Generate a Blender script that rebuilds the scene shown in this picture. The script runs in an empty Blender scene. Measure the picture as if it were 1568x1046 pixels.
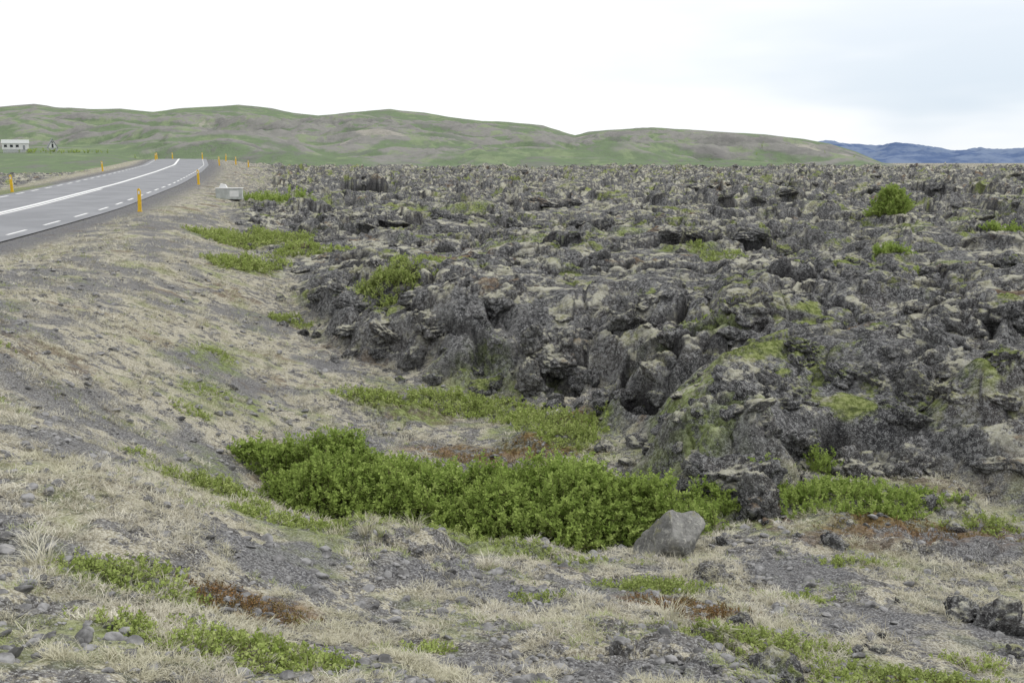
import bpy, math, numpy as np, random, time
from mathutils import noise as mn, Vector
T0=time.time()
rng=np.random.default_rng(7); random.seed(7)
F=np.float32
scene=bpy.context.scene
# ------------------------------------------------------------------ numpy noise
_ang=rng.random((6,256,256))*2*np.pi
GX=np.cos(_ang).astype(F); GY=np.sin(_ang).astype(F)
RT=rng.random((6,256,256,5)).astype(F)
def perlin(x,y,s=0):
    xi=np.floor(x).astype(np.int32); yi=np.floor(y).astype(np.int32)
    fx=(x-xi).astype(F); fy=(y-yi).astype(F)
    u=fx*fx*fx*(fx*(fx*6-15)+10); v=fy*fy*fy*(fy*(fy*6-15)+10)
    gx=GX[s%6]; gy=GY[s%6]; sh=37*s
    def d(i,j):
        a=(xi+i+sh)&255; b=(yi+j+sh)&255
        return gx[a,b]*(fx-i)+gy[a,b]*(fy-j)
    a=d(0,0)*(1-u)+d(1,0)*u; b=d(0,1)*(1-u)+d(1,1)*u
    return (a*(1-v)+b*v)*1.5
def fbm(x,y,sc,o=3,s=0,g=.5):
    r=0;a=1;f=1/sc
    for k in range(o):
        r=r+a*perlin(x*f+11.3*k,y*f-7.1*k,s+k); a*=g; f*=2.03
    return r
def worley(x,y,s=0,tilt=.5):
    xi=np.floor(x).astype(np.int32); yi=np.floor(y).astype(np.int32)
    f1=np.full(x.shape,9,F); f2=np.full(x.shape,9,F); h=np.zeros(x.shape,F)
    R=RT[s%6]; sh=53*s
    for i in (-1,0,1):
        for j in (-1,0,1):
            rr=R[(xi+i+sh)&255,(yi+j+sh)&255]
            dx=(x-(xi+i)-rr[...,0]).astype(F); dy=(y-(yi+j)-rr[...,1]).astype(F)
            d=np.sqrt(dx*dx+dy*dy)
            hh=(rr[...,2]-.5)+((rr[...,3]-.5)*dx+(rr[...,4]-.5)*dy)*tilt*2
            m=d<f1
            f2=np.where(m,f1,np.minimum(f2,d)); h=np.where(m,hh,h); f1=np.where(m,d,f1)
    return f1,f2,h
def sst(a,b,x):
    t=np.clip((x-a)/(b-a),0,1); return t*t*(3-2*t)
# ------------------------------------------------------------------ road line
_ry=np.array([-60,-20,0,10,20,32,43,68,95,125,160,200,260,400.])
_rx=np.array([-22,-17,-15.9,-15.7,-15.8,-16.3,-17.2,-22.6,-29.6,-38,-49,-62,-84,-140.])-4.1
_rz=np.array([-3.9,-3.8,-3.6,-3.3,-2.95,-2.5,-2.05,-1.45,-.9,-.35,.55,.1,-2.,-5.])
YY=np.arange(-60,400,1.); _k=np.exp(-np.linspace(-2,2,17)**2); _k/=_k.sum()
XC=np.convolve(np.pad(np.interp(YY,_ry,_rx),8,'edge'),_k,'valid'); ZC=np.convolve(np.pad(np.interp(YY,_ry,_rz),8,'edge'),_k,'valid')
def road_c(Y): return np.interp(Y,YY,XC),np.interp(Y,YY,ZC)
# ------------------------------------------------------------------ base ground (thin plate)
CP=np.array([(-2,3.5,-2.05),(0,4.2,-2.55),(2,4.5,-2.85),(4,4.5,-3.0),(-4,3,-1.9),(-6,5,-1.95),(7,5,-3.1),
(-1.2,6.5,-2.95),(1,6.5,-3.2),(3.5,6.5,-3.4),(-3.2,7,-2.35),(-5.5,9,-2.1),(-2.8,9.4,-3.3),(-.5,9,-3.65),(1.5,9,-3.85),(4,8.5,-3.8),(6,9,-3.95),
(-3,11.3,-4.0),(-1,11.5,-4.4),(.8,11,-4.4),(1.5,12.5,-4.4),(-1,14,-4.4),(-2.4,16,-4.3),(.6,17.5,-4.45),(1.5,15.5,-4.3),
(-6.8,12.7,-2.2),(-3.9,12.7,-3.7),(-9,18,-2.2),(-4.8,18,-3.6),(-3,19.3,-4.1),(-6.6,18,-2.8),(-5.3,12.7,-2.95),(-4.4,21,-3.95),
(2.3,11,-4.1),(5.5,11.3,-4.1),(4,12,-4.1),(8,11,-4.),(14,10,-3.8),
(-5.6,26,-3.75),(-7.9,26,-2.95),(-11,26,-2.2),(-10,37,-3.2),(-13,37,-2.4),(-15,56,-2.7),(-19,56,-2.2),(-27,100,-2.),(-40,70,-2.8),(-30,40,-3.2),(-26,20,-3.6),(-18,8,-3.5),
(0,30,-3.4),(15,30,-3.4),(0,60,-3),(25,60,-3),(0,110,-2.3),(60,110,-2.3),(-60,110,-2),(0,220,-3),(-120,200,-3),(120,200,-3),(0,3,-2.2),(30,15,-3.6)],float)
def pol(X,Y):
    r=np.clip(np.hypot(X,Y),3,300); th=np.clip(np.arctan2(X,Y),-1.3,1.3); return th,np.log(r)
CA,CB=pol(CP[:,0],CP[:,1]); NCP=len(CP)
def phi(d2): return .5*d2*np.log(d2+1e-9)
Kd=phi((CA[:,None]-CA)**2+(CB[:,None]-CB)**2)+np.eye(NCP)*.0008
P=np.c_[np.ones(NCP),CA,CB]
A=np.zeros((NCP+3,NCP+3)); A[:NCP,:NCP]=Kd; A[:NCP,NCP:]=P; A[NCP:,:NCP]=P.T
WT=np.linalg.solve(A,np.r_[CP[:,2],0,0,0])
def tps(X,Y):
    a,b=pol(X,Y); r=WT[NCP]+WT[NCP+1]*a+WT[NCP+2]*b
    for i in range(NCP): r=r+WT[i]*phi((a-CA[i])**2+(b-CB[i])**2)
    return np.clip(r,-4.9,-1.5)
LP=np.array([(-32,105),(-16.5,58),(-12,44),(-9.3,36),(-6.7,29),(-5.2,25.8),(-4.3,22.3),(-1.5,19.3),(.45,18.4),(1.2,18.3),(2.2,17.4),(1.75,14.6),(1.5,12.6),(2.4,11.7),(3.4,11.6),(4.3,12.9),(5,11.9),(6.2,11.2),(9,9.8),(14,8.5),(40,4),(400,0),(400,400),(-150,400)],float)
def sdpoly(X,Y,Pg):
    d=np.full(X.shape,1e9); ins=np.zeros(X.shape,bool)
    for i in range(len(Pg)):
        ax,ay=Pg[i-1]; bx,by=Pg[i]; ex,ey=bx-ax,by-ay
        wx,wy=X-ax,Y-ay; t=np.clip((wx*ex+wy*ey)/(ex*ex+ey*ey),0,1)
        d=np.minimum(d,(wx-t*ex)**2+(wy-t*ey)**2)
        c=((ay>Y)!=(by>Y)); 
        with np.errstate(all='ignore'):
            ins^=c&(X<ex*(Y-ay)/(ey if ey!=0 else 1e-9)+ax)
    return np.sqrt(d)*np.where(ins,1,-1)
PITS=[(.85,18.3,.45,.36,.4),(6.3,20.8,.9,.5,.5),(2.3,15.6,.3,.4,.6),(4.4,12.9,.22,.5,.5),(3.2,24,.8,.5,.5),(-5.3,27.3,.8,.6,.6)]
# collapsed lava-crust trenches: (points, front width, depth, uplift of far lip)
FIS=[([(-6.5,40),(-2.5,42),(0,41),(3.2,41.6),(5.6,40.6),(7,42)],1.6,1.1,.25),([(4.6,32.6),(7,33.4),(9.5,33.2)],1.2,.8,.2),([(8,62),(13,60),(19,63),(28,62)],2.5,1.15,.5),
 ([(-14,84),(-7,82),(-1,86),(5,84)],3,1.,.35),([(9,92),(20,88),(34,92),(50,90)],3.5,1.2,.55),([(5.1,20.7),(6.8,20.9),(8.4,21.3)],.7,.55,.2),([(10.5,23.5),(13,24.2)],.8,.6,.2),([(-3,56),(4,58)],1.8,.8,.3),([(20,44),(30,46)],2,.9,.4),([(-1.5,26.5),(1.5,27.3)],.8,.5,.2),([(12,76),(17,75)],2,.9,.4)]
def fields(X,Y,full=False):
    X=np.asarray(X,float);Y=np.asarray(Y,float)
    r=np.hypot(X,Y)
    soil=tps(X,Y)
    wx=fbm(X,Y,2.2,3,1)*.6; wy=fbm(X,Y,2.2,3,3)*.6
    sd=sdpoly(X+wx*1.2,Y+wy*1.2,LP)
    M=.45*sst(-.25,.7,sd)+.55*sst(.3,2.5,sd)
    xc,zc=road_c(Y); dr=np.abs(X-xc)*.965
    left=sst(9,14,(xc-X))*sst(25,45,Y)
    top=np.interp(Y,[0,10,13,20,40,66,110,180,300],[-3.15,-3.1,-2.95,-2.8,-2.85,-2.5,-2.1,-1.8,-2.5])
    x2=X+wx; y2=Y+wy
    amp=np.interp(r,[10,30,60,200],[.75,.55,1.2,1.8])
    low=fbm(x2,y2,8,3,2)
    st=sst(-.06,.05,low)*.5+sst(.12,.2,fbm(x2,y2,4.,2,4))*.32-.40
    big=st*amp+fbm(x2,y2,14,2,5)*.22*amp
    cal=sst(-.2,.25,fbm(X,Y,5.5,2,0))
    rg=(.30+.70*cal)*np.interp(r,[12,19,28,60,200],[1.2,.95,.62,.8,1.5])
    x1=X+wx*1.5; y1=Y+wy*1.5
    f1,f2,h=worley(x1/1.8,y1/1.4,0,.55); d1=1-np.minimum(f1/.85,1)**3; c1=1-sst(.0,.12,f2-f1)
    b1=h*.42+.28*d1-.18*c1
    x3=X+wx*.7; y3=Y+wy*.7
    f1,f2,h=worley(x3/.6+3,y3/.5,1,.6); d2=1-np.minimum(f1/.85,1)**2.5; c2=1-sst(0,.10,f2-f1)
    b2=h*.17+.12*d2-.05*c2
    f1,f2,h=worley(X/.19+wx*2,Y/.19+wy*2,2,.7)
    b3=h*.04+.035*(1-np.minimum(f1/.85,1)**2)
    fine=fbm(X,Y,.5,4,0,.6)*.06
    det=b1+b2+b3+fine
    rel=big+det*rg
    Mr=sst(-.6,.6,sd)
    slab=sst(.05,.35,fbm(X,Y,2.6,2,3))*np.interp(r,[5,9],[.6,1.])*sst(-3.5,-.5,X+ .1*Y)
    sl=soil+fbm(X,Y,1.6,3,2)*.08+fbm(X,Y,.25,3,4)*.022+slab*(b2*.6+b3*.9+b1*.12)
    z=soil*(1-M)+(top+big*sst(0,2,sd))*M+(sl-soil)*(1-Mr)+det*rg*Mr
    crev_shade=np.maximum(c1*.95,c2*.8)*Mr*(.40+.60*cal)  # mask for shade darkening painted into cracks; trenches and pits join below
    for pts,fw,dp,up in FIS:
        pa=np.array(pts); yf=np.interp(X,pa[:,0],pa[:,1]); v=Y+wy*1.3-yf+fbm(X,Y,.9,2,5)*.3
        e=sst(pa[0,0]-.8,pa[0,0]+.6,X)*(1-sst(pa[-1,0]-.6,pa[-1,0]+.8,X))
        e=e*(.35+.65*sst(-.3,.2,fbm(X,Y,1.6*fw,2,1)))
        tr=sst(-fw,-fw*.35,v)*(1-sst(-.04*fw,.14*fw,v))
        z=z-dp*e*tr+up*e*sst(0,.2*fw,v)*(1-sst(fw*.5,fw*4,v))
        crev_shade=np.maximum(crev_shade,e*sst(-fw*.8,-fw*.35,v)*(1-sst(.02*fw,.15*fw,v)))
    z=z*(1-left)+(soil+.2+rel*.4)*left
    M2=np.maximum(sst(-.35,.25,sd+fine*4),left)
    for (px,py,rx,ry,dp) in PITS:
        q=((X+wx*.6-px)/rx)**2+((Y+wy*.6-py)/ry)**2
        z=z-dp*(1-sst(.5,1.25,q)); crev_shade=np.maximum(crev_shade,1-sst(.6,1.3,q))
    wd=np.interp(Y,[20,60,160],[5,6,14])
    w=1-sst(5.0,5.0+wd,dr)
    z=z*(1-w)+(zc-.03+fbm(X,Y,.6,2,1)*.012*sst(4.1,5,dr))*w
    M2=M2*(1-sst(.1,.6,w))
    z=np.where(r>260,z*(1-sst(260,420,r))-4.5*sst(260,420,r),z)
    if full: return z,M2,dr,sd,crev_shade
    return z,M2,dr,sd
def H(X,Y): return fields(np.atleast_1d(np.asarray(X,float)),np.atleast_1d(np.asarray(Y,float)))[0]
def mesh_np(name,V,Q,mat=None,smooth=True):
    me=bpy.data.meshes.new(name)
    me.vertices.add(len(V)); me.vertices.foreach_set('co',np.ascontiguousarray(V,dtype=F).ravel())
    k=Q.shape[1]
    me.loops.add(Q.size); me.loops.foreach_set('vertex_index',np.ascontiguousarray(Q,dtype=np.int32).ravel())
    me.polygons.add(len(Q)); me.polygons.foreach_set('loop_start',np.arange(0,Q.size,k,dtype=np.int32))
    try: me.polygons.foreach_set('loop_total',np.full(len(Q),k,dtype=np.int32))
    except Exception: pass
    me.update(calc_edges=True)
    if smooth: me.shade_smooth()
    else: me.shade_flat()
    if mat: me.materials.append(mat)
    return me
def obj(name,me,coll=None):
    o=bpy.data.objects.new(name,me); (coll or scene.collection).objects.link(o); return o
def gridq(nr,nc,wrap=False):
    i=np.arange(nr-1)[:,None]*nc; j=np.arange(nc if wrap else nc-1)[None]
    j2=(j+1)%nc
    return np.stack([i+j,i+j2,i+nc+j2,i+nc+j],-1).reshape(-1,4)
# ------------------------------------------------------------------ node helper
class NT:
    def __init__(s,name):
        s.m=bpy.data.materials.new(name); s.m.use_nodes=True; s.t=s.m.node_tree; s.t.nodes.clear()
        s.out=s.n('ShaderNodeOutputMaterial')
        s.geo=s.n('ShaderNodeNewGeometry'); s.pos=s.geo.outputs['Position']
    def n(s,t,**k):
        x=s.t.nodes.new(t)
        for a,b in k.items(): setattr(x,a,b)
        return x
    def set(s,sock,v):
        if hasattr(v,'is_output'): s.t.links.new(v,sock)
        elif isinstance(v,(tuple,list)): sock.default_value=tuple(v)+((1,) if len(v)==3 and sock.type=='RGBA' else ())
        else: sock.default_value=v
    def noise(s,sc,det=4,rough=.55,vec=None,dist=0):
        x=s.n('ShaderNodeTexNoise'); s.set(x.inputs['Vector'],vec or s.pos)
        x.inputs['Scale'].default_value=sc; x.inputs['Detail'].default_value=det; x.inputs['Roughness'].default_value=rough; x.inputs['Distortion'].default_value=dist
        return x.outputs['Fac']
    def mp(s,v,a,b,c=0,d=1):
        if a>b: a,b,c,d=b,a,d,c
        x=s.n('ShaderNodeMapRange',interpolation_type='SMOOTHSTEP'); s.set(x.inputs[0],v)
        for i,q in enumerate((a,b,c,d)): x.inputs[i+1].default_value=q
        return x.outputs[0]
    def math(s,op,a,b=0):
        x=s.n('ShaderNodeMath',operation=op); s.set(x.inputs[0],a); s.set(x.inputs[1],b); return x.outputs[0]
    def mix(s,f,a,b):
        x=s.n('ShaderNodeMix',data_type='RGBA'); s.set(x.inputs[0],f); s.set(x.inputs[6],a); s.set(x.inputs[7],b); return x.outputs[2]
    def attr(s,nm):
        x=s.n('ShaderNodeAttribute'); x.attribute_name=nm; return x.outputs['Fac']
    def nz(s):
        x=s.n('ShaderNodeSeparateXYZ'); s.t.links.new(s.geo.outputs['Normal'],x.inputs[0]); return x.outputs[2]
    def bump(s,h,dist,st=1,prev=None):
        x=s.n('ShaderNodeBump'); s.set(x.inputs['Height'],h); x.inputs['Distance'].default_value=dist; x.inputs['Strength'].default_value=st
        if prev: s.t.links.new(prev,x.inputs['Normal'])
        return x.outputs[0]
    def diff(s,col,nrm=None,trans=None):
        x=s.n('ShaderNodeBsdfDiffuse'); s.set(x.inputs['Color'],col)
        if nrm: s.t.links.new(nrm,x.inputs['Normal'])
        o=x.outputs[0]
        if trans:
            tr=s.n('ShaderNodeBsdfTranslucent'); s.set(tr.inputs[0],col); mx=s.n('ShaderNodeMixShader'); mx.inputs[0].default_value=trans
            s.t.links.new(o,mx.inputs[1]); s.t.links.new(tr.outputs[0],mx.inputs[2]); o=mx.outputs[0]
        s.t.links.new(o,s.out.inputs[0]); return s.m
    def bsdf(s,col,rough=.9,nrm=None,spec=.2):
        x=s.n('ShaderNodeBsdfPrincipled'); s.set(x.inputs['Base Color'],col); s.set(x.inputs['Roughness'],rough)
        x.inputs['Specular IOR Level'].default_value=spec
        if nrm: s.t.links.new(nrm,x.inputs['Normal'])
        s.t.links.new(x.outputs[0],s.out.inputs[0]); return s.m
def lava_color(N,crev_shade=None):
    nA=N.noise(.8,4,.65); n2=N.noise(2.4,7,.70); n3=N.noise(14,4,.74); n4=N.noise(55,2,.6); nD=N.noise(.55,6,.68)
    c=N.mix(N.mp(n2,.36,.64),(.058,.058,.061),(.165,.163,.160))
    c=N.mix(N.mp(nA,.45,.65,0,.55),c,(.120,.108,.100))
    c=N.mix(N.mp(n3,.50,.60,0,.75),c,(.31,.31,.305))
    c=N.mix(N.mp(n4,.55,.64,0,.65),c,(.48,.48,.46))
    c=N.mix(N.mp(n3,.44,.36,0,.8),c,(.034,.033,.035))
    up=N.mp(N.nz(),.48,.90)
    cov=N.math('ADD',N.math('MULTIPLY',n2,.62),N.math('MULTIPLY',nA,.40))
    mk=N.math('MULTIPLY',up,N.mp(cov,.512,.562,0,.86))
    mc=N.mix(N.mp(nD,.48,.56),(.48,.465,.36),(.30,.30,.16))
    mc=N.mix(N.mp(n3,.42,.6,0,.6),mc,(.59,.575,.48))
    c=N.mix(mk,c,mc)
    g=N.math('MULTIPLY',up,N.mp(nD,.57,.62,0,.85))
    c=N.mix(g,c,N.mix(N.mp(n3,.4,.6),(.12,.155,.04),(.29,.33,.11)))
    ru=N.math('MULTIPLY',up,N.mp(nD,.40,.35,0,.7))
    c=N.mix(ru,c,N.mix(N.mp(n3,.4,.6),(.12,.075,.045),(.24,.17,.10)))
    if crev_shade: c=N.mix(N.math('MULTIPLY',crev_shade,.9),c,(.024,.023,.024))  # dark unlichened rock, doubling as shade painted into cracks, trenches and pits
    h=N.math('ADD',N.math('MULTIPLY',n2,.17),N.math('ADD',N.math('MULTIPLY',n3,.07),N.math('MULTIPLY',n4,.012)))
    return c,nA,n2,n3,n4,nD,h
def mat_lava():
    N=NT('lava_rock_surface'); c,nA,n2,n3,n4,nD,h=lava_color(N)
    return N.diff(c,N.bump(h,1.,1.))
def mat_ground():
    N=NT('ground_surface'); lc,nA,n2,n3,n4,nD,h=lava_color(N,N.attr('crev_shade'))
    gr=N.noise(3.6,6,.78)
    soil=N.mix(N.mp(n3,.40,.60),(.095,.090,.085),(.225,.218,.208))
    soil=N.mix(N.mp(n4,.53,.63,0,.85),soil,(.44,.435,.42))
    straw=N.mix(N.mp(n4,.38,.6),(.32,.29,.21),(.58,.55,.45))
    bias=N.math('ADD',gr,N.math('MULTIPLY',N.attr('grass'),.06))
    g=N.mix(N.mp(bias,.50,.56),soil,straw)
    g=N.mix(N.mp(nA,.54,.64,0,.5),g,(.30,.33,.15))
    g=N.mix(N.mp(nD,.43,.37,0,.65),g,N.mix(N.mp(n3,.42,.6),(.12,.09,.06),(.25,.19,.13)))
    grv=N.mix(N.mp(n4,.4,.62),(.105,.105,.112),(.29,.29,.295))
    ga=N.math('MULTIPLY',N.attr('gravel'),N.mp(gr,.42,.52,.4,1))
    g=N.mix(ga,g,grv)
    c=N.mix(N.attr('lava'),g,lc)
    gm=N.mix(N.mp(n3,.38,.62),(.13,.16,.05),(.31,.37,.14))
    c=N.mix(N.math('MULTIPLY',N.attr('green'),N.mp(gr,.44,.54,.1,.85)),c,gm)
    rm=N.mix(N.mp(n3,.38,.62),(.12,.065,.035),(.25,.16,.08))
    c=N.mix(N.math('MULTIPLY',N.attr('rust'),N.mp(gr,.42,.54,0,.85)),c,rm)
    return N.diff(c,N.bump(h,1.,.9))
def simple(name,col,rough=.6,var=.15,sc=8,spec=.3):
    N=NT(name); c2=tuple(x*(1-var*2) for x in col)
    c=N.mix(N.mp(N.noise(sc,4,.6),.35,.65),c2,col); return N.bsdf(c,rough,None,spec)
M_LAVA=mat_lava(); M_GROUND=mat_ground()
# ------------------------------------------------------------------ ground
GREEN=[(-9.5,38,2.6,2.2),(-7.8,29,1.1,1.6),(-13,60,2,4),(-2.6,27,1,1.2),(6.2,31,1.8,1.0),(-1,18,1.6,1.2),(.8,15.3,1.4,2),(-2.2,17,1.2,1),(4,11.1,1.9,.9),(2.5,11.4,.6,.5),(-2.9,9.6,.9,.6),(-1.9,8.3,1.1,.45),(-.2,8.7,1.5,.4),(-2.2,5.4,.7,.35),(-1.5,4.5,.9,.4),(1.2,7.7,.6,.3),(1.7,6.0,.7,.3),(2.4,5.6,.8,.4),(0,11.8,3.2,1.5),(-4.4,14.6,.8,1),(-5.2,17,.8,.8),(3.4,17,.9,.8),(10,26,1.5,.7),(5.5,23,1.2,.4),(14,38,3,1.2),(0,35,2,.8),(-30,60,3,12),(20,50,5,2),(-4,50,3,2),(2.6,14.6,.7,.8),(1,24.5,1,.6),(8,29,1.6,.5),(13,28,1.5,.6),(3.5,37,2.5,1),(17,27,2,.6)]
RUST=[(1.4,6.9,.55,.45),(2.7,5.3,.8,.35),(-1.6,5.6,.5,.3),(-.2,14.4,1.6,.8),(4.6,10.3,1.3,.7),(-1.2,9.9,.9,.3),(.9,16.6,.7,.7),(5.5,16,.4,.3),(-2,31,1.5,.8),(-.6,12.9,1.4,.5),(1.,28,1.,.5)]
GRAV=[(-9.5,20,2.5,5),(-5,11,1.6,1.6),(-4.2,8.5,1.2,.9),(-3.1,5.6,.9,.7),(-7.6,14,1.2,2),(0,7.2,1.5,.5),(2.4,8.9,1.1,.7),(.5,5.2,.9,.3),(3.6,7.,1.5,.6),(-2,6.6,.6,.4),(-11,30,2,6),(-13.5,40,1.5,8),(5.5,9.7,1.5,.8),(.2,6.1,.8,.3),(-4.6,16,1.,1.2),(-6,22,1,2),(-8,33,1,2),(-2.6,14.5,.8,1.2),(-3.6,19.5,.6,1.6)]
def blob(X,Y,L,ww=.5):
    m=np.zeros(X.shape); w=fbm(X,Y,1.1,3,5)*ww
    for (a,b,rx,ry) in L: m=np.maximum(m,1-sst(.45,1.15,np.sqrt(((X-a)/rx)**2+((Y-b)/ry)**2)+w))
    return m
d2r=math.radians
th=np.concatenate([np.linspace(-180,-60,25)[:-1],np.linspace(-60,-34,30)[:-1],np.linspace(-34,34,1000),np.linspace(34,60,30)[1:],np.linspace(60,180,25)[1:-1]])*np.pi/180
def geo(a,b,q): 
    k=int(math.log(b/a)/q); return list(a*np.exp(np.arange(k)/k*math.log(b/a)))
rr=np.array([.3,1,1.8]+geo(2.6,26,.0029)+geo(26,60,.0034)+geo(60,220,.0052)+geo(220,14000,.06)+[14000])
TH,RR=np.meshgrid(th,rr); X=(RR*np.sin(TH)).ravel(); Y=(RR*np.cos(TH)).ravel()
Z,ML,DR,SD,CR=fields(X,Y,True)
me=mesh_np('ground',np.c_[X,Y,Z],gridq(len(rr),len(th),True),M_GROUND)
att={'lava':ML,'crev_shade':CR,'grass':np.clip(sst(0,-3,SD)*sst(-1,-4,X+Y*.05)+0.15*(ML<.5),0,1),
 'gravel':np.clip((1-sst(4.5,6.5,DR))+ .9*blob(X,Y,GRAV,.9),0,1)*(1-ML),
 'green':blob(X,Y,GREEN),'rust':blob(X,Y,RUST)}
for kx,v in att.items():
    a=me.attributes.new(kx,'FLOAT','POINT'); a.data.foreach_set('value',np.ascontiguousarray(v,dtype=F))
obj('ground',me)
print('ground',time.time()-T0,len(X))
# ------------------------------------------------------------------ road
def strip(off0,off1,y0,y1,dz,step=1.):
    ys=np.arange(y0,y1+1e-6,step); x,z=road_c(ys); dx=np.gradient(x,ys)
    nx=1/np.sqrt(1+dx*dx); ny=-dx*nx
    V=[]
    for o in np.linspace(off0,off1,2 if abs(off1-off0)<1 else 7):
        cr=.05*(1-(o/4)**2)
        V.append(np.c_[x+nx*o,ys+ny*o,z+dz+cr])
    m=len(V); V=np.stack(V,1).reshape(-1,3); return V,gridq(len(ys),m)
N=NT('asphalt'); c=N.mix(N.mp(N.noise(.6,5),.35,.65),(.205,.21,.22),(.255,.26,.27)); c=N.mix(N.mp(N.noise(60,3,.7),.55,.7,0,.5),c,(.34,.34,.34))
M_ASPH=N.bsdf(c,.8,None,.3)
M_PAINT=simple('road_paint',(.82,.82,.80),.6,.06,12)
V,Q=strip(-4,4,-58,300,0.02); road=obj('road',mesh_np('road',V,Q,M_ASPH))
VV=[];QQ=[];voff=0
def add(a):
    global voff
    VV.append(a[0]); QQ.append(a[1]+voff); voff+=len(a[0])
add(strip(-.25,.02,-58,300,.025)); add(strip(.14,.30,-58,60,.025))
for y in np.arange(-50,180,3.2): add(strip(3.35,3.47,y,y+1.6,.025,.8)); add(strip(-3.5,-3.35,y,y+1.6,.025,.8))
mk=obj('lane_markings',mesh_np('lane_markings',np.concatenate(VV),np.concatenate(QQ),M_PAINT)); mk.parent=road
# ------------------------------------------------------------------ builders
def box(name,c,s,mat,parent=None,bev=.0):
    import bmesh
    bm=bmesh.new(); bmesh.ops.create_cube(bm,size=1)
    for v in bm.verts: v.co=Vector((v.co.x*s[0],v.co.y*s[1],v.co.z*s[2]))
    if bev: bmesh.ops.bevel(bm,geom=list(bm.edges),offset=bev,segments=2,affect='EDGES')
    m=bpy.data.meshes.new(name); bm.to_mesh(m); bm.free(); m.materials.append(mat)
    ob=obj(name,m); ob.location=c
    if parent: ob.parent=parent
    return ob
def prism(name,pts,y0,y1,mat,parent=None):
    k=len(pts); V=[(p[0],y0,p[1]) for p in pts]+[(p[0],y1,p[1]) for p in pts]
    f=[list(range(k)),list(range(k,2*k))[::-1]]+[[i,k+i,k+(i+1)%k,(i+1)%k] for i in range(k)]
    m=bpy.data.meshes.new(name); m.from_pydata(V,[],f); m.materials.append(mat); m.update(); ob=obj(name,m)
    if parent: ob.parent=parent
    return ob
def empty(name,loc,rz=0):
    e=bpy.data.objects.new(name,None); scene.collection.objects.link(e); e.location=loc; e.rotation_euler=(0,0,rz); return e
M_YEL=simple('yellow_plastic',(.80,.50,.03),.5,.1); M_REFL=simple('reflector',(.75,.75,.72),.25,.02); M_DARK=simple('dark_glass',(.03,.035,.04),.2,.1)
M_WHITE=simple('white_paint',(.75,.75,.73),.5,.05); M_CONC=simple('weathered_metal',(.50,.52,.50),.6,.12,4); M_RED=simple('grey_roof',(.30,.31,.32),.6,.1); M_BLK=simple('rubber',(.03,.03,.03),.8,.1)
posts=[(-16.15,43,1.),(-21.4,68,1.),(-36.6,125,1.1),(-29.4,58.5,1.),(-41,100,1.),(-53.5,150,1.1),(-43.5,152,1.1),(-55,155,1.1),(-57,168,1.2),(-37.3,135,1.1),(-34.3,130,1.1),(-49.5,160,1.1)]
for (x,y,hh) in posts:
    e=empty('roadside_post',(x,y,float(H(x,y)[0])-.03),random.uniform(-.2,.2)); e.rotation_euler[0]=random.uniform(-.03,.03); e.rotation_euler[1]=random.uniform(-.06,.06); e.scale=(hh,hh,hh)
    prism('shaft',[(-.075,0),(.075,0),(.07,.93),(.0,1.03),(-.07,1.0)],-.025,.025,M_YEL,e)
    box('reflector',(0,-.029,.85),(.075,.006,.14),M_REFL,e,.002); box('base_collar',(0,0,.05),(.19,.09,.08),M_YEL,e,.01)
ux,uy=-16.2,57; e=empty('utility_box',(ux,uy,float(H(ux,uy)[0])-.02),.15)
box('cabinet',(0,0,.32),(1.45,.7,.6),M_CONC,e,.02); box('lid',(0,0,.645),(1.52,.78,.05),M_WHITE,e,.01); box('hinge_plate',(.3,-.36,.34),(.5,.015,.35),M_WHITE,e,.004)
prism('cap',[(-.55,.67),(-.1,.67),(-.2,.85),(-.45,.9)],-.2,.2,M_WHITE,e); box('foot',(0,0,.02),(1.3,.6,.08),M_BLK,e)
# ------------------------------------------------------------------ hills
ridge_px=np.array([-500,-200,0,30,60,95,150,190,240,280,330,370,420,450,490,540,600,650,700,740,780,830,862,880,900,930,1000,1060,1110,1170,1230,1270,1310,1350,1400,1700])
ridge_py=np.array([186,182,178,175,172,176,177,175,178,173,171,168,172,178,181,175,172,177,184,189,190,195,205,210,205,202,198,202,206,210,217,224,235,250,262,275])
raz=np.arctan((ridge_px-784)/1506*.984); rs=(250-ridge_py)/1506
def ang(px): return math.atan((px-784)/1506*.984)
def hillz(X,Y):
    r=np.hypot(X,Y); a=np.arctan2(X,Y); s=np.interp(a,raz,rs)
    t=(np.log(r)-math.log(330))/(math.log(1900)-math.log(330))
    sm=np.clip(t,0,1)**1.2
    back=sst(1.0,1.35,t)
    z=r*s*sm*(1-back)-9*(1-sst(0,.25,t))*1.0+ -2*(1-sm)
    env=sst(.12,.4,t)*(1-.90*sst(.78,.98,t))*np.clip(s/.03,.1,1)
    env=env*(1-(1-sst(ang(150),ang(280),a))*(1-sst(.38,.6,t)))
    wx=fbm(X,Y,300,3,0)*90
    n1=1-np.abs(fbm(X+.8*Y+wx,Y*.55,330,4,2))*2
    z=z+env*((n1-.65)*20+fbm(X,Y,150,3,1)*8+(1-np.abs(fbm(X+wx,Y,80,4,3))*2)*5-4)+env*fbm(X,Y,22,2,4)*.7
    return z
th=np.linspace(-48,30,1100)*np.pi/180; rr=np.array(geo(330,2600,.006)+[2600.])
TH,RR=np.meshgrid(th,rr); X=(RR*np.sin(TH)).ravel(); Y=(RR*np.cos(TH)).ravel(); Z=hillz(X,Y)
hm=mesh_np('hills',np.c_[X,Y,Z],gridq(len(rr),len(th)))
Zg=Z.reshape(len(rr),len(th)); sm=Zg.copy()
for ax in (0,1):
    for _ in range(14): sm=(np.roll(sm,1,ax)+sm+np.roll(sm,-1,ax))/3
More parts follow.
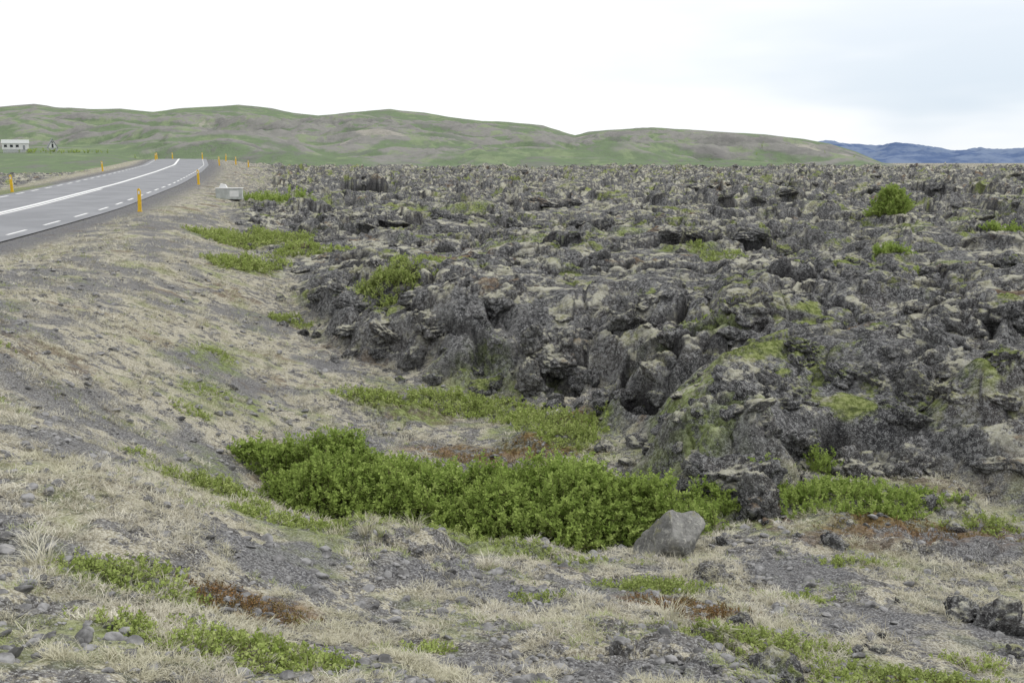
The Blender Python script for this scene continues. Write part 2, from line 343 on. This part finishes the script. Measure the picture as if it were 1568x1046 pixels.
cv=np.clip((Zg-sm)/2.2*.5+.5,0,1)
a=hm.attributes.new('crest','FLOAT','POINT'); a.data.foreach_set('value',cv.ravel().astype(F))
N=NT('hazed_hill_surface')
sep=N.n('ShaderNodeMapping'); N.t.links.new(N.pos,sep.inputs[0]); sep.inputs['Scale'].default_value=(1,.5,2.5)
n1=N.noise(.007,7,.65,sep.outputs[0],.8); n2=N.noise(.035,6,.68,sep.outputs[0],.3); n3=N.noise(.15,5,.7)
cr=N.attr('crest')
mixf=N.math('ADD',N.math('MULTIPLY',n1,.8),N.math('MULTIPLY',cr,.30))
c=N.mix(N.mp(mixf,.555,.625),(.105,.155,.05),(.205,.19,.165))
c=N.mix(N.mp(n2,.54,.61,0,.65),c,(.135,.12,.11))
c=N.mix(N.mp(n2,.47,.40,0,.75),c,(.19,.24,.095))
c=N.mix(N.mp(n1,.60,.66,0,.75),c,(.38,.34,.28))
c=N.mix(N.mp(n1,.42,.37,0,.55),c,(.12,.11,.105))
c=N.mix(N.mp(n3,.45,.65,0,.35),c,(.07,.08,.045))
c=N.mix(.17,c,(.44,.48,.50))  # pale distance haze blended evenly into the hill colour
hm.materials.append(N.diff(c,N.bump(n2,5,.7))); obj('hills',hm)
mp_x=np.array([1150,1235,1262,1290,1340,1370,1400,1440,1460,1500,1530,1568,1640,1760,1900]); mp_y=np.array([262,224,219,221,227,223,226,232,236,230,233,232,226,240,262])
maz=np.arctan((mp_x-784)/1506*.984); ms=(250-mp_y)/1506
th=np.linspace(maz[0],maz[-1],500); rr=np.linspace(7500,12000,120)
TH,RR=np.meshgrid(th,rr); X=(RR*np.sin(TH)).ravel(); Y=(RR*np.cos(TH)).ravel(); R=RR.ravel()
t=(R-7500)/2500
Z=R*np.interp(TH.ravel(),maz,ms)*np.clip(t,0,1)**.7*(1-sst(1.05,1.8,t))+(1-np.abs(fbm(X,Y,900,5,2))*2)*50*sst(0,.3,t)*(1-.6*sst(.8,1,t))-60*(1-sst(0,.2,t))-20
N=NT('hazed_mountain_surface'); c=N.mix(N.mp(N.noise(.003,6,.65),.42,.58),(.10,.145,.255),(.18,.23,.33))  # blue aerial haze put straight into the base colour
obj('mountains',mesh_np('mountains',np.c_[X,Y,Z],gridq(len(rr),len(th)),N.diff(c)))
def gable(name,x,y,w,d,hw,hr,rz,aframe=False,dz=0):
    e=empty(name,(x,y,float(hillz(np.array([x]),np.array([y]))[0])-.3+dz),rz)
    box('plinth',(0,0,-1.5),(w-.6,d-.2,3.),M_CONC,e)
    if aframe:
        prism('walls',[(-w/2+.5,0.01),(w/2-.5,0.01),(0,hr-.6)],-d/2,d/2,M_WHITE,e)
        prism('roof_left',[(-w/2,0),(-w/2+.35,0),(.0,hr-.42),(0,hr)],-d/2-.4,d/2+.4,M_RED,e); prism('roof_right',[(w/2,0),(0,hr),(0,hr-.42),(w/2-.35,0)],-d/2-.4,d/2+.4,M_RED,e)
        box('door',(0,-d/2-.03,1.1),(.9,.05,2),M_DARK,e); box('window',(0,-d/2-.03,2.9),(.9,.05,.6),M_DARK,e)
    else:
        box('walls',(0,0,hw/2),(w,d,hw),M_WHITE,e)
        V=[(-w/2-.3,-d/2-.4,hw+.01),(w/2+.3,-d/2-.4,hw+.01),(w/2+.3,d/2+.4,hw+.01),(-w/2-.3,d/2+.4,hw+.01),(-w/2-.3,0,hw+hr),(w/2+.3,0,hw+hr)]
        m=bpy.data.meshes.new('roof'); m.from_pydata(V,[],[(0,1,5,4),(2,3,4,5),(0,4,3),(1,2,5),(0,3,2,1)]); m.materials.append(M_CONC); q=obj('roof',m); q.parent=e
        for i in range(3): box('window_%d'%i,(-w/2+1.6+i*2.6,-d/2-.03,1.7),(1.3,.06,1.2),M_DARK,e)
        box('door',(w/2-2.2,-d/2-.03,1.05),(.95,.06,2.05),M_RED,e)
R=560; gable('white_farmhouse',R*math.sin(ang(26)),R*math.cos(ang(26)),12,7,3,1.9,.45,dz=1.6)
R=590; gable('a_frame_cabin',R*math.sin(ang(82)),R*math.cos(ang(82)),5.6,6,3,4.8,.5,True,1.6)
# ------------------------------------------------------------------ instancing
def lib(name,meshes):
    c=bpy.data.collections.new(name)
    for i,m in enumerate(meshes): c.objects.link(bpy.data.objects.new('%s_%02d'%(name,i),m))
    return c
def instancer(name,P,Rt,S,coll,nv):
    me=bpy.data.meshes.new(name); n=len(P); me.vertices.add(n); me.vertices.foreach_set('co',np.ascontiguousarray(P,dtype=F).ravel())
    a=me.attributes.new('rot','FLOAT_VECTOR','POINT'); a.data.foreach_set('vector',np.ascontiguousarray(Rt,dtype=F).ravel())
    a=me.attributes.new('scl','FLOAT_VECTOR','POINT'); a.data.foreach_set('vector',np.ascontiguousarray(S,dtype=F).ravel())
    a=me.attributes.new('idx','INT','POINT'); a.data.foreach_set('value',rng.integers(0,nv,n).astype(np.int32))
    o=obj(name,me); g=bpy.data.node_groups.new(name,'GeometryNodeTree')
    g.interface.new_socket('Geometry',in_out='INPUT',socket_type='NodeSocketGeometry'); g.interface.new_socket('Geometry',in_out='OUTPUT',socket_type='NodeSocketGeometry')
    gi=g.nodes.new('NodeGroupInput'); go=g.nodes.new('NodeGroupOutput'); ip=g.nodes.new('GeometryNodeInstanceOnPoints'); ci=g.nodes.new('GeometryNodeCollectionInfo')
    ci.inputs['Collection'].default_value=coll; ci.inputs['Separate Children'].default_value=True; ci.inputs['Reset Children'].default_value=True
    def na(nm,t):
        q=g.nodes.new('GeometryNodeInputNamedAttribute'); q.data_type=t; q.inputs['Name'].default_value=nm; return q.outputs[0]
    L=g.links.new
    L(gi.outputs[0],ip.inputs['Points']); L(ci.outputs[0],ip.inputs['Instance']); ip.inputs['Pick Instance'].default_value=True
    L(na('idx','INT'),ip.inputs['Instance Index']); L(na('rot','FLOAT_VECTOR'),ip.inputs['Rotation']); L(na('scl','FLOAT_VECTOR'),ip.inputs['Scale'])
    L(ip.outputs[0],go.inputs[0]); md=o.modifiers.new('scatter','NODES'); md.node_group=g
    return o
def rock_mesh(name,seed,sub=4,planes=12,rough=.12,smooth=False,mat=None,flat=1.):
    import bmesh
    R=random.Random(seed); bm=bmesh.new(); bmesh.ops.create_icosphere(bm,subdivisions=sub,radius=1)
    pl=[]
    for i in range(planes):
        v=Vector((R.gauss(0,1),R.gauss(0,1),R.gauss(0,1))).normalized(); pl.append((v,R.uniform(.5,.85)))
    off=Vector((seed*3.1,seed*1.7,0))
    for v in bm.verts:
        p=v.co.copy()
        for a,d in pl:
            q=p.dot(a)-d
            if q>0: p-=a*q*.85
        k=mn.fractal(p*1.3+off,.8,2.1,3)*rough*1.3
        c=mn.voronoi(p*2.1+off)[0]; k-=max(0,.12-(c[1]-c[0]))*rough*5; k+=(.5-c[0])*rough*.8
        k+=mn.fractal(p*6+off,.7,2.1,3)*rough*.4
        v.co=p*(1+k); v.co.z*=flat
    m=bpy.data.meshes.new(name); bm.to_mesh(m); bm.free(); m.materials.append(mat or M_LAVA)
    if smooth: m.shade_smooth()
    return m
ROCK=lib('lava_rock_kinds',[rock_mesh('lr%d'%i,i+1,4,8+i,.19,True) for i in range(7)])
BIG=lib('lava_block_kinds',[rock_mesh('lb%d'%i,i+31,5,9+i,.25,True) for i in range(7)])
def logpol(n,r0,r1,a=36):
    r=np.exp(rng.random(n)*math.log(r1/r0)+math.log(r0)); t=np.radians(rng.uniform(-a,a,n)); return r*np.sin(t),r*np.cos(t),r
x,y,r=logpol(5000,10.5,190); z,m,dr,sd=fields(x,y); kz=(m>.5)&(rng.random(len(x))<np.interp(r,[10,20,40,190],[.95,.55,.4,.6]))
x,y,z,r,sd=[q[kz] for q in(x,y,z,r,sd)]; n_=len(x)
s=(.05+.22*rng.random(n_)**2.4)*np.interp(r,[10,30,80,190],[.8,1.,1.6,2.6])
S=np.c_[s*rng.uniform(.9,1.6,n_),s*rng.uniform(.9,1.4,n_),s*rng.uniform(.5,.9,n_)]
P=[np.c_[x,y,z-s*.15]]; RO=[np.c_[rng.normal(0,.25,n_),rng.normal(0,.25,n_),rng.random(n_)*6.28]]; SS=[S]
x,y,r=logpol(4600,5,40); z,m,dr,sd=fields(x,y); kz=(dr>6)&(((sd<.0)&(sd>-2.2)&(rng.random(len(x))<.65*np.exp(sd*1.)))|((sd<0)&(x>1.5)&(rng.random(len(x))<.06))); x,y,z,r=[q[kz] for q in(x,y,z,r)]; k_=len(x)
s=(.03+.18*rng.random(k_)**2.5); P.append(np.c_[x,y,z+s*.1]); RO.append(np.c_[rng.normal(0,.4,k_),rng.normal(0,.4,k_),rng.random(k_)*6.28]); SS.append(np.c_[s*1.3,s,s*.8])
instancer('lava_rocks',np.concatenate(P),np.concatenate(RO),np.concatenate(SS),ROCK,7)
x,y,r=logpol(1500,10.5,150,35); z,m,dr,sd=fields(x,y)
pr=np.where(sd<2.6,.72,np.interp(r,[15,25,50,150],[.25,.12,.14,.2]))*(m>.5)*(sd>-.1); kz=rng.random(len(x))<pr
x,y,z,r,sd=[q[kz] for q in(x,y,z,r,sd)]; n_=len(x)
s=rng.uniform(.2,.55,n_)*np.interp(r,[10,18,40,150],[.85,1.,1.4,3.])*np.where((r>35)&(rng.random(n_)<.6),.6,1)
P=[np.c_[x,y,z-s*.32]]; RO=[np.c_[rng.normal(0,.25,n_),rng.normal(0,.25,n_),rng.random(n_)*6.28]]; SS=[np.c_[s*rng.uniform(.9,1.4,n_),s*rng.uniform(.8,1.2,n_),s*rng.uniform(.6,.95,n_)*np.interp(r,[20,60],[1,.6])]]
# overhanging crust blocks along the far lips of the trenches
for pts,fw,dp,up in FIS:
    pa=np.array(pts); L_=pa[-1,0]-pa[0,0]; far=pa[0,1]>50; nb=max(3,int(L_/((.8 if far else .55)*fw)))
    for q in range(nb):
        ax=pa[0,0]+L_*(q+.5+random.uniform(-.45,.45))/nb; ay=float(np.interp(ax,pa[:,0],pa[:,1])); 
        ay-=float(fbm(np.array([ax]),np.array([ay]),2.2,3,3)[0]*.6*1.3); ys=ay+np.linspace(.25,.9,5)*fw*.5
        zt=float(np.median(H([ax]*5,ys))); th_=random.uniform(.18,.32)*min(dp,1.1)
        e_=random.uniform(.25,.45)*min(fw,1.9)
        P.append(np.array([[ax,ay+(.16 if far else .10)*fw,zt-th_*random.uniform(.5,1.)]])); RO.append(np.array([[random.uniform(-.25,.3),random.uniform(-.3,.3),random.random()*6]])); SS.append(np.array([[e_*random.uniform(.8,1.3),e_,th_*random.uniform(.9,1.4)]]))
for (ax,ay,az,a_,b_,c_,rx_,ry_) in [(.38,18.2,-4.1,.30,.32,.42,.1,.2),(1.38,18.2,-4.1,.36,.35,.42,0,-.2),(.8,18.42,-3.72,.50,.42,.30,.2,.18),(.45,18.75,-3.4,.4,.4,.32,0,.3),(1.35,18.7,-3.5,.5,.4,.38,.2,-.3),(.95,18.0,-4.45,.22,.15,.1,.1,.3)]:
    P.append(np.array([[ax,ay,az]])); RO.append(np.array([[rx_,ry_,ax*7]])); SS.append(np.array([[a_,b_,c_]]))
instancer('lava_blocks',np.concatenate(P),np.concatenate(RO),np.concatenate(SS),BIG,7)
x,y,r=logpol(22000,3.2,30); z,m,dr,sd=fields(x,y); kz=(m<.3)&(dr>4.3)&(fbm(x,y,1.3,3,1)+.7*blob(x,y,GRAV,.9)>-.1); x,y,z,r=[q[kz] for q in(x,y,z,r)]; n_=len(x)
s=(.006+.038*rng.random(n_)**6)*np.interp(r,[3,20],[1,2.])
M_STONE=simple('pale_stone',(.31,.305,.30),.9,.32,9,.1)
STN=lib('stone_kinds',[rock_mesh('st%d'%i,40+i,2,8,.15,False,M_STONE,.6) for i in range(4)])
instancer('gravel_stones',np.c_[x,y,z+s*.1],np.c_[rng.normal(0,.3,n_),rng.normal(0,.3,n_),rng.random(n_)*6.28],np.c_[s*1.3,s,s],STN,4)
def boulder(name,x,y,s,seed,mat,dz=0,rot=0,rough=.12,planes=9):
    o=obj(name,rock_mesh(name,seed,5,planes,rough,True,mat)); o.location=(x,y,float(H(x,y)[0])+dz); o.scale=s; o.rotation_euler=(0.1,0,rot); return o
NB=NT('boulder_stone'); b2_=NB.noise(5,8,.7); cb=NB.mix(NB.mp(b2_,.38,.62),(.19,.188,.18),(.32,.315,.295)); cb=NB.mix(NB.mp(NB.noise(18,4,.6),.55,.63,0,.7),cb,(.47,.46,.41)); cb=NB.mix(NB.mp(NB.noise(3,5,.7),.56,.63,0,.6),cb,(.33,.32,.18)); MB=NB.diff(cb,NB.bump(b2_,.08,1.))
boulder('grey_boulder',1.66,9.75,(.42,.34,.44),83,MB,.10,.4,.08,11)
boulder('lava_boulder',2.9,11.0,(.34,.3,.34),12,M_LAVA,.13,0,.25); boulder('lava_boulder',3.6,7.3,(.24,.2,.15),15,M_LAVA,.03,1,.25)
print('rocks',time.time()-T0)
# ------------------------------------------------------------------ plants
def leafmat(name,a,b,c3,tr=.3):
    N=NT(name); oi=N.n('ShaderNodeObjectInfo'); c=N.mix(oi.outputs['Random'],a,b)
    c=N.mix(N.mp(N.noise(1.2,2),.4,.65,0,.7),c,c3); return N.diff(c,None,tr)
M_LEAF=leafmat('willow_leaf',(.21,.30,.065),(.42,.51,.16),(.30,.39,.10),.3)
M_LEAF2=leafmat('pale_leaf',(.28,.36,.09),(.46,.52,.20),(.30,.36,.12),.3)
M_STEM=simple('twig_bark',(.16,.12,.08),.9,.2)
M_STRAW=leafmat('dry_grass',(.38,.345,.26),(.71,.68,.57),(.50,.48,.34),None)
M_GRN=leafmat('green_grass',(.24,.29,.10),(.42,.46,.22),(.33,.36,.15),None)
M_HEATH=leafmat('heather_leaf',(.16,.12,.05),(.28,.16,.07),(.17,.16,.06),None)
def sprig(name,seed,mat,L=.2,nl=18,ls=.045,wd=.36):
    R=random.Random(seed); V=[];Fc=[];mi=[]
    bx,by=R.uniform(-.25,.25),R.uniform(-.25,.25)
    def at(t): return Vector((bx*t*t*L*2,by*t*t*L*2,L*t))
    for t in(0,1):
        p=at(t); w=.003*(1-t*.7)
        for k in range(3): V.append(p+Vector((math.cos(k*2.1)*w,math.sin(k*2.1)*w,0)))
    for k in range(3): Fc.append((k,(k+1)%3,3+(k+1)%3,3+k)); mi.append(1)
    for i in range(nl):
        t=.1+.9*(i+R.random()*.6)/nl; p=at(t); a=i*2.4+R.random(); el=R.uniform(.0,.8)+t*.25
        d=Vector((math.cos(a)*math.cos(el),math.sin(a)*math.cos(el),math.sin(el))); sd=d.cross(Vector((R.gauss(0,.5),R.gauss(0,.5),1))).normalized()
        l=ls*R.uniform(.7,1.2)*(1.15-.35*t); w=l*wd; b=len(V); up=d.cross(sd)*w*.3
        V+= [p,p+d*l*.35+sd*w*.9+up,p+d*l*.75+sd*w*.7+up,p+d*l,p+d*l*.75-sd*w*.7+up,p+d*l*.35-sd*w*.9+up]; Fc.append((b,b+1,b+2,b+3)); Fc.append((b,b+3,b+4,b+5)); mi+=[0,0]
    m=bpy.data.meshes.new(name); m.from_pydata(V,[],Fc); m.materials.append(mat); m.materials.append(M_STEM); m.polygons.foreach_set('material_index',mi); return m
def tuft(name,seed,mat,nb=18,L=.1,spread=.05,lean=.8,w0=.0022):
    R=random.Random(seed); V=[];Fc=[]
    for i in range(nb):
        a=R.random()*6.28; rd=spread*R.random()**.5; p=Vector((math.cos(a)*rd,math.sin(a)*rd,-.01)); a2=a+R.gauss(0,.8)
        l=L*R.uniform(.5,1.2); ln=R.uniform(.15,lean); d=Vector((math.cos(a2)*ln,math.sin(a2)*ln,1)).normalized(); sdv=Vector((-math.sin(a2+R.gauss(0,.6)),math.cos(a2),0))*w0
        q=p+d*l*.55; e=q+(d+Vector((math.cos(a2)*.6,math.sin(a2)*.6,-.35)))*l*.45; b=len(V)
        V+=[p-sdv,p+sdv,q+sdv*.8,q-sdv*.8,e]; Fc+=[(b,b+1,b+2,b+3),(b+3,b+2,b+4)]
    m=bpy.data.meshes.new(name); m.from_pydata(V,[],Fc); m.materials.append(mat); return m
SPR=lib('willow_sprig_kinds',[sprig('sp%d'%i,i,M_LEAF,.19,18,.042,.40) for i in range(5)])
SPR2=lib('pale_sprig_kinds',[sprig('sq%d'%i,i+9,M_LEAF2,.11,11,.034,.38) for i in range(4)])
HEA=lib('heath_sprig_kinds',[sprig('sh%d'%i,i+19,M_HEATH,.08,14,.016) for i in range(3)])
TUF=lib('grass_tuft_kinds',[tuft('tf%d'%i,i,M_STRAW,18,.085,.06,1.8) for i in range(5)])
TUF2=lib('tall_tuft_kinds',[tuft('tg%d'%i,i+50,M_STRAW,90,.26,.07,.7,.0022) for i in range(3)])
TUF3=lib('green_tuft_kinds',[tuft('th%d'%i,i+80,M_GRN,18,.08,.05,1.5) for i in range(4)])
def shrub(name,X0,Y0,rx,ry,h,n,coll,nv,sc=1.,rz=0.,gap=.0):
    m=int(n*1.8); u=rng.random(m)**.5; a=rng.random(m)*6.28
    s_=X0*3.7+Y0; edge=1+.16*np.sin(a*3+s_)+.11*np.sin(a*5+s_*2)+.08*np.sin(a*9+s_)
    lx=u*np.cos(a)*rx*edge; ly=u*np.sin(a)*ry*edge; x=X0+lx*math.cos(rz)-ly*math.sin(rz); y=Y0+lx*math.sin(rz)+ly*math.cos(rz)
    nn=fbm(x,y,.5,3,2); k=(nn>-.9+gap)
    x,y,u,a,nn=x[k][:n],y[k][:n],u[k][:n],a[k][:n],nn[k][:n]; z=H(x,y); n2=len(x)
    top=h*(np.clip(1-u**2.5,.02,1)**.5)*(.9+.4*nn)
    zz=z+np.maximum(top,.03)*rng.random(n2)**.33-.14*sc
    zz=np.maximum(zz,z-.03)
    tilt=.15+.6*u; az=a+rz
    rot=np.c_[-np.sin(az)*tilt*1.0+rng.normal(0,.28,n2),np.cos(az)*tilt+rng.normal(0,.28,n2),rng.random(n2)*6.28]
    s=sc*rng.uniform(.7,1.25,n2)
    return instancer(name,np.c_[x,y,zz],rot,np.c_[s,s,s],coll,nv)
shrub('willow_shrub',-1.45,11.9,1.95,1.0,.75,4700,SPR,5,1.,-.14)
shrub('willow_shrub',.6,11.15,1.4,.95,.9,4400,SPR,5,1.,-.35)
for (X0,Y0,rx,ry,h,nq,cc_,sc) in [(-.9,17.6,1.1,.7,.4,420,SPR2,1.5),(.85,15.6,.7,1.0,.3,520,SPR2,1.4),(-2.4,17.2,.8,.5,.22,240,SPR2,1.5),(3.9,11.2,1.25,.55,.25,900,SPR,.7),(2.4,11.4,.5,.35,.22,220,SPR,.75),(.2,16.8,.6,.5,.3,220,SPR2,1.5),(5.4,10.6,.5,.3,.15,150,SPR2,1.),
  (-7.9,29,1.1,1.2,.5,600,SPR2,1.9),(-9.8,38,2.6,1.8,.5,900,SPR2,2.4),(-2.9,22.8,.95,.6,.5,600,SPR2,1.6),(-14.5,61,2.,2.5,.5,400,SPR,2.2),(15.9,41.5,.75,.6,1.2,800,SPR,1.6),(-6.8,33,1.6,.8,.35,350,SPR2,2.),(6.6,31,1.2,.5,.2,200,SPR2,1.7),(9.5,25,1.,.3,.2,150,SPR2,1.6),(4.1,12.5,.22,.3,.4,160,SPR,.7),(-2.6,27,1,.7,.3,250,SPR2,1.8),(11.5,30,.5,.3,.25,70,SPR,1.6),(18,36,.8,.4,.3,90,SPR,1.8),(3.6,17,.5,.4,.2,120,SPR2,1.3),(-5.4,23.5,.5,.5,.3,160,SPR2,1.6)]:
    shrub('willow_shrub',X0,Y0,rx,ry,h,nq,cc_,4,sc)
for (X0,Y0,rx,ry,h,nq) in [(-2.95,9.5,.6,.35,.25,520),(-1.95,8.35,.8,.28,.14,480),(-.3,8.8,1.2,.35,.1,500),(-2.25,5.45,.45,.24,.13,300),(-1.5,4.6,.6,.28,.14,560),(-.95,4.6,.2,.15,.1,80),(1.2,7.7,.45,.25,.14,300),(1.65,6.05,.55,.24,.14,420),(2.35,5.6,.6,.24,.12,480),(2.4,7.9,.3,.15,.1,100),(-4.6,14.5,.4,.35,.12,130),(-5.2,17,.4,.3,.1,120),(-4.5,13.3,.3,.2,.1,80),(5.2,7.9,.5,.2,.1,120),(.2,7.0,.25,.12,.08,60),(-3.2,13.4,.4,.3,.15,120),(-6.5,12,.3,.2,.1,70),(3.4,9.1,.4,.2,.12,130),(-.5,5.6,.2,.12,.07,60),(-4.,10.2,.2,.15,.08,50),(3.1,6.1,.25,.15,.08,80),(-5.5,10,.25,.2,.08,60),(1.9,9.2,.25,.2,.1,70)]:
    shrub('low_willow_shrub',X0,Y0,rx,ry,h,nq,SPR2,4,.75,0,.25)
for (X0,Y0,rx,ry,nq) in [(1.4,6.9,.5,.35,500),(2.7,5.35,.7,.25,600),(-1.6,5.6,.4,.22,300),(-1.2,9.95,.8,.25,350),(-.2,14.4,1.4,.6,700),(4.6,10.4,1.2,.5,500)]:
    shrub('crowberry_heath',X0,Y0,rx,ry,.06,nq,HEA,3,.9)
x,y,r=logpol(120000,3.,48,37); z,m,dr,sd=fields(x,y)
gn=fbm(x,y,1.2,4,5); gn2=fbm(x,y,.35,3,3); slope=sst(.5,-3,x+.12*y)
thr=.20-.20*slope+.38*blob(x,y,GRAV,.9)
k=(m<.35)&(dr>5.2)&(gn+.95*gn2>thr)&(blob(x,y,RUST)<.5)
x,y,z,r=[q[k] for q in (x,y,z,r)]; n_=len(x); print('tufts',n_)
s=rng.uniform(.45,1.15,n_)*np.interp(r,[3,10,25,48],[.6,.9,1.5,2.2])
instancer('dry_grass',np.c_[x,y,z],np.c_[rng.normal(0,.35,n_),rng.normal(0,.35,n_),rng.random(n_)*6.28],np.c_[s*1.1,s*1.1,s*.65],TUF,5)
x,y,r=logpol(30000,3.,40,37); z,m,dr,sd=fields(x,y); k=(m<.35)&(dr>6)&(fbm(x,y,.8,4,1)>.38); x,y,z,r=[q[k] for q in (x,y,z,r)]; n_=len(x); print('green tufts',n_)
s=rng.uniform(.5,1.1,n_)*np.interp(r,[3,10,25,48],[.6,.9,1.5,2.2])
instancer('green_grass',np.c_[x,y,z],np.c_[rng.normal(0,.3,n_),rng.normal(0,.3,n_),rng.random(n_)*6.28],np.c_[s,s,s*.7],TUF3,4)
tt=[(1.05,6.1),(-.85,8.1),(-1.25,8.0),(-2.9,5.6),(-2.75,5.4),(-.2,7.9),(2.1,7.5),(-4.5,8.7)]
x=np.array([t[0] for t in tt]);y=np.array([t[1] for t in tt]); s=rng.uniform(.6,1.,len(tt))
instancer('tall_grass_tufts',np.c_[x,y,H(x,y)],np.c_[x*0,x*0,x],np.c_[s,s,s*.9],TUF2,3)
pp=[]
for (px,R,sp,nn_) in [(105,560,7,25),(55,545,6,20),(1150,700,45,60),(135,560,8,20)]:
    for i in range(nn_):
        a=ang(px); pp.append((R*math.sin(a)+random.gauss(0,sp),R*math.cos(a)+random.gauss(0,sp*.8)))
pp=np.array(pp); z=hillz(pp[:,0],pp[:,1]); s=rng.uniform(5,11,len(pp))
instancer('distant_birch_scrub',np.c_[pp,z],np.c_[rng.normal(0,.2,len(pp)),rng.normal(0,.2,len(pp)),s],np.c_[s*1.6,s*1.6,s],SPR,5)
# ------------------------------------------------------------------ light
w=bpy.data.worlds.new('World'); scene.world=w; w.use_nodes=True; t=w.node_tree; t.nodes.clear()
so=t.nodes.new('ShaderNodeOutputWorld'); bg=t.nodes.new('ShaderNodeBackground'); sky=t.nodes.new('ShaderNodeTexSky'); sky.sky_type='NISHITA'; sky.sun_disc=False
EL,AZ=52,75
sky.sun_elevation=d2r(EL); sky.sun_rotation=d2r(AZ)
tc=t.nodes.new('ShaderNodeTexCoord'); mpn=t.nodes.new('ShaderNodeMapping'); mpn.inputs['Scale'].default_value=(1,1,4.5); t.links.new(tc.outputs['Generated'],mpn.inputs[0])
no=t.nodes.new('ShaderNodeTexNoise'); no.inputs['Scale'].default_value=1.9; no.inputs['Detail'].default_value=4; no.inputs['Roughness'].default_value=.5; t.links.new(mpn.outputs[0],no.inputs['Vector'])
sx=t.nodes.new('ShaderNodeSeparateXYZ'); t.links.new(tc.outputs['Generated'],sx.inputs[0])
def wmr(v,a,b,c,d):
    q=t.nodes.new('ShaderNodeMapRange'); q.interpolation_type='SMOOTHSTEP'; t.links.new(v,q.inputs[0])
    for i,z_ in enumerate((a,b,c,d)): q.inputs[i+1].default_value=z_
    return q.outputs[0]
def wm(op,a,b):
    q=t.nodes.new('ShaderNodeMath'); q.operation=op
    for i,v in enumerate((a,b)):
        if hasattr(v,'is_output'): t.links.new(v,q.inputs[i])
        else: q.inputs[i].default_value=v
    return q.outputs[0]
fac=wm('MULTIPLY',wm('MULTIPLY',wmr(sx.outputs[0],-.1,.45,.1,1),wmr(sx.outputs[2],.0,.3,1,0.1)),wmr(no.outputs[0],.38,.6,.15,1))
mx=t.nodes.new('ShaderNodeMix'); mx.data_type='RGBA'; t.links.new(fac,mx.inputs[0]); mx.inputs[6].default_value=(11.2,11.3,11.5,1); mx.inputs[7].default_value=(7.2,8.2,9.3,1)
mx2=t.nodes.new('ShaderNodeMix'); mx2.data_type='RGBA'; mx2.inputs[0].default_value=.9; t.links.new(sky.outputs[0],mx2.inputs[6]); t.links.new(mx.outputs[2],mx2.inputs[7])
t.links.new(mx2.outputs[2],bg.inputs[0]); bg.inputs[1].default_value=.102; t.links.new(bg.outputs[0],so.inputs[0])
L=bpy.data.lights.new('sun','SUN'); L.energy=1.5; L.angle=d2r(10); L.color=(1,.97,.93); so_=bpy.data.objects.new('sun',L); scene.collection.objects.link(so_)
dv=Vector((math.sin(d2r(AZ))*math.cos(d2r(EL)),math.cos(d2r(AZ))*math.cos(d2r(EL)),math.sin(d2r(EL)))); so_.rotation_euler=dv.to_track_quat('Z','Y').to_euler()
cd=bpy.data.cameras.new('camera'); cd.sensor_width=36; cd.lens=1506/1568*36; cd.clip_end=30000; cd.clip_start=.05
co=bpy.data.objects.new('camera',cd); scene.collection.objects.link(co); co.rotation_euler=(d2r(90-10.3),0,0); scene.camera=co
scene.view_settings.view_transform='Standard'; scene.view_settings.look='None'
print('done',time.time()-T0)
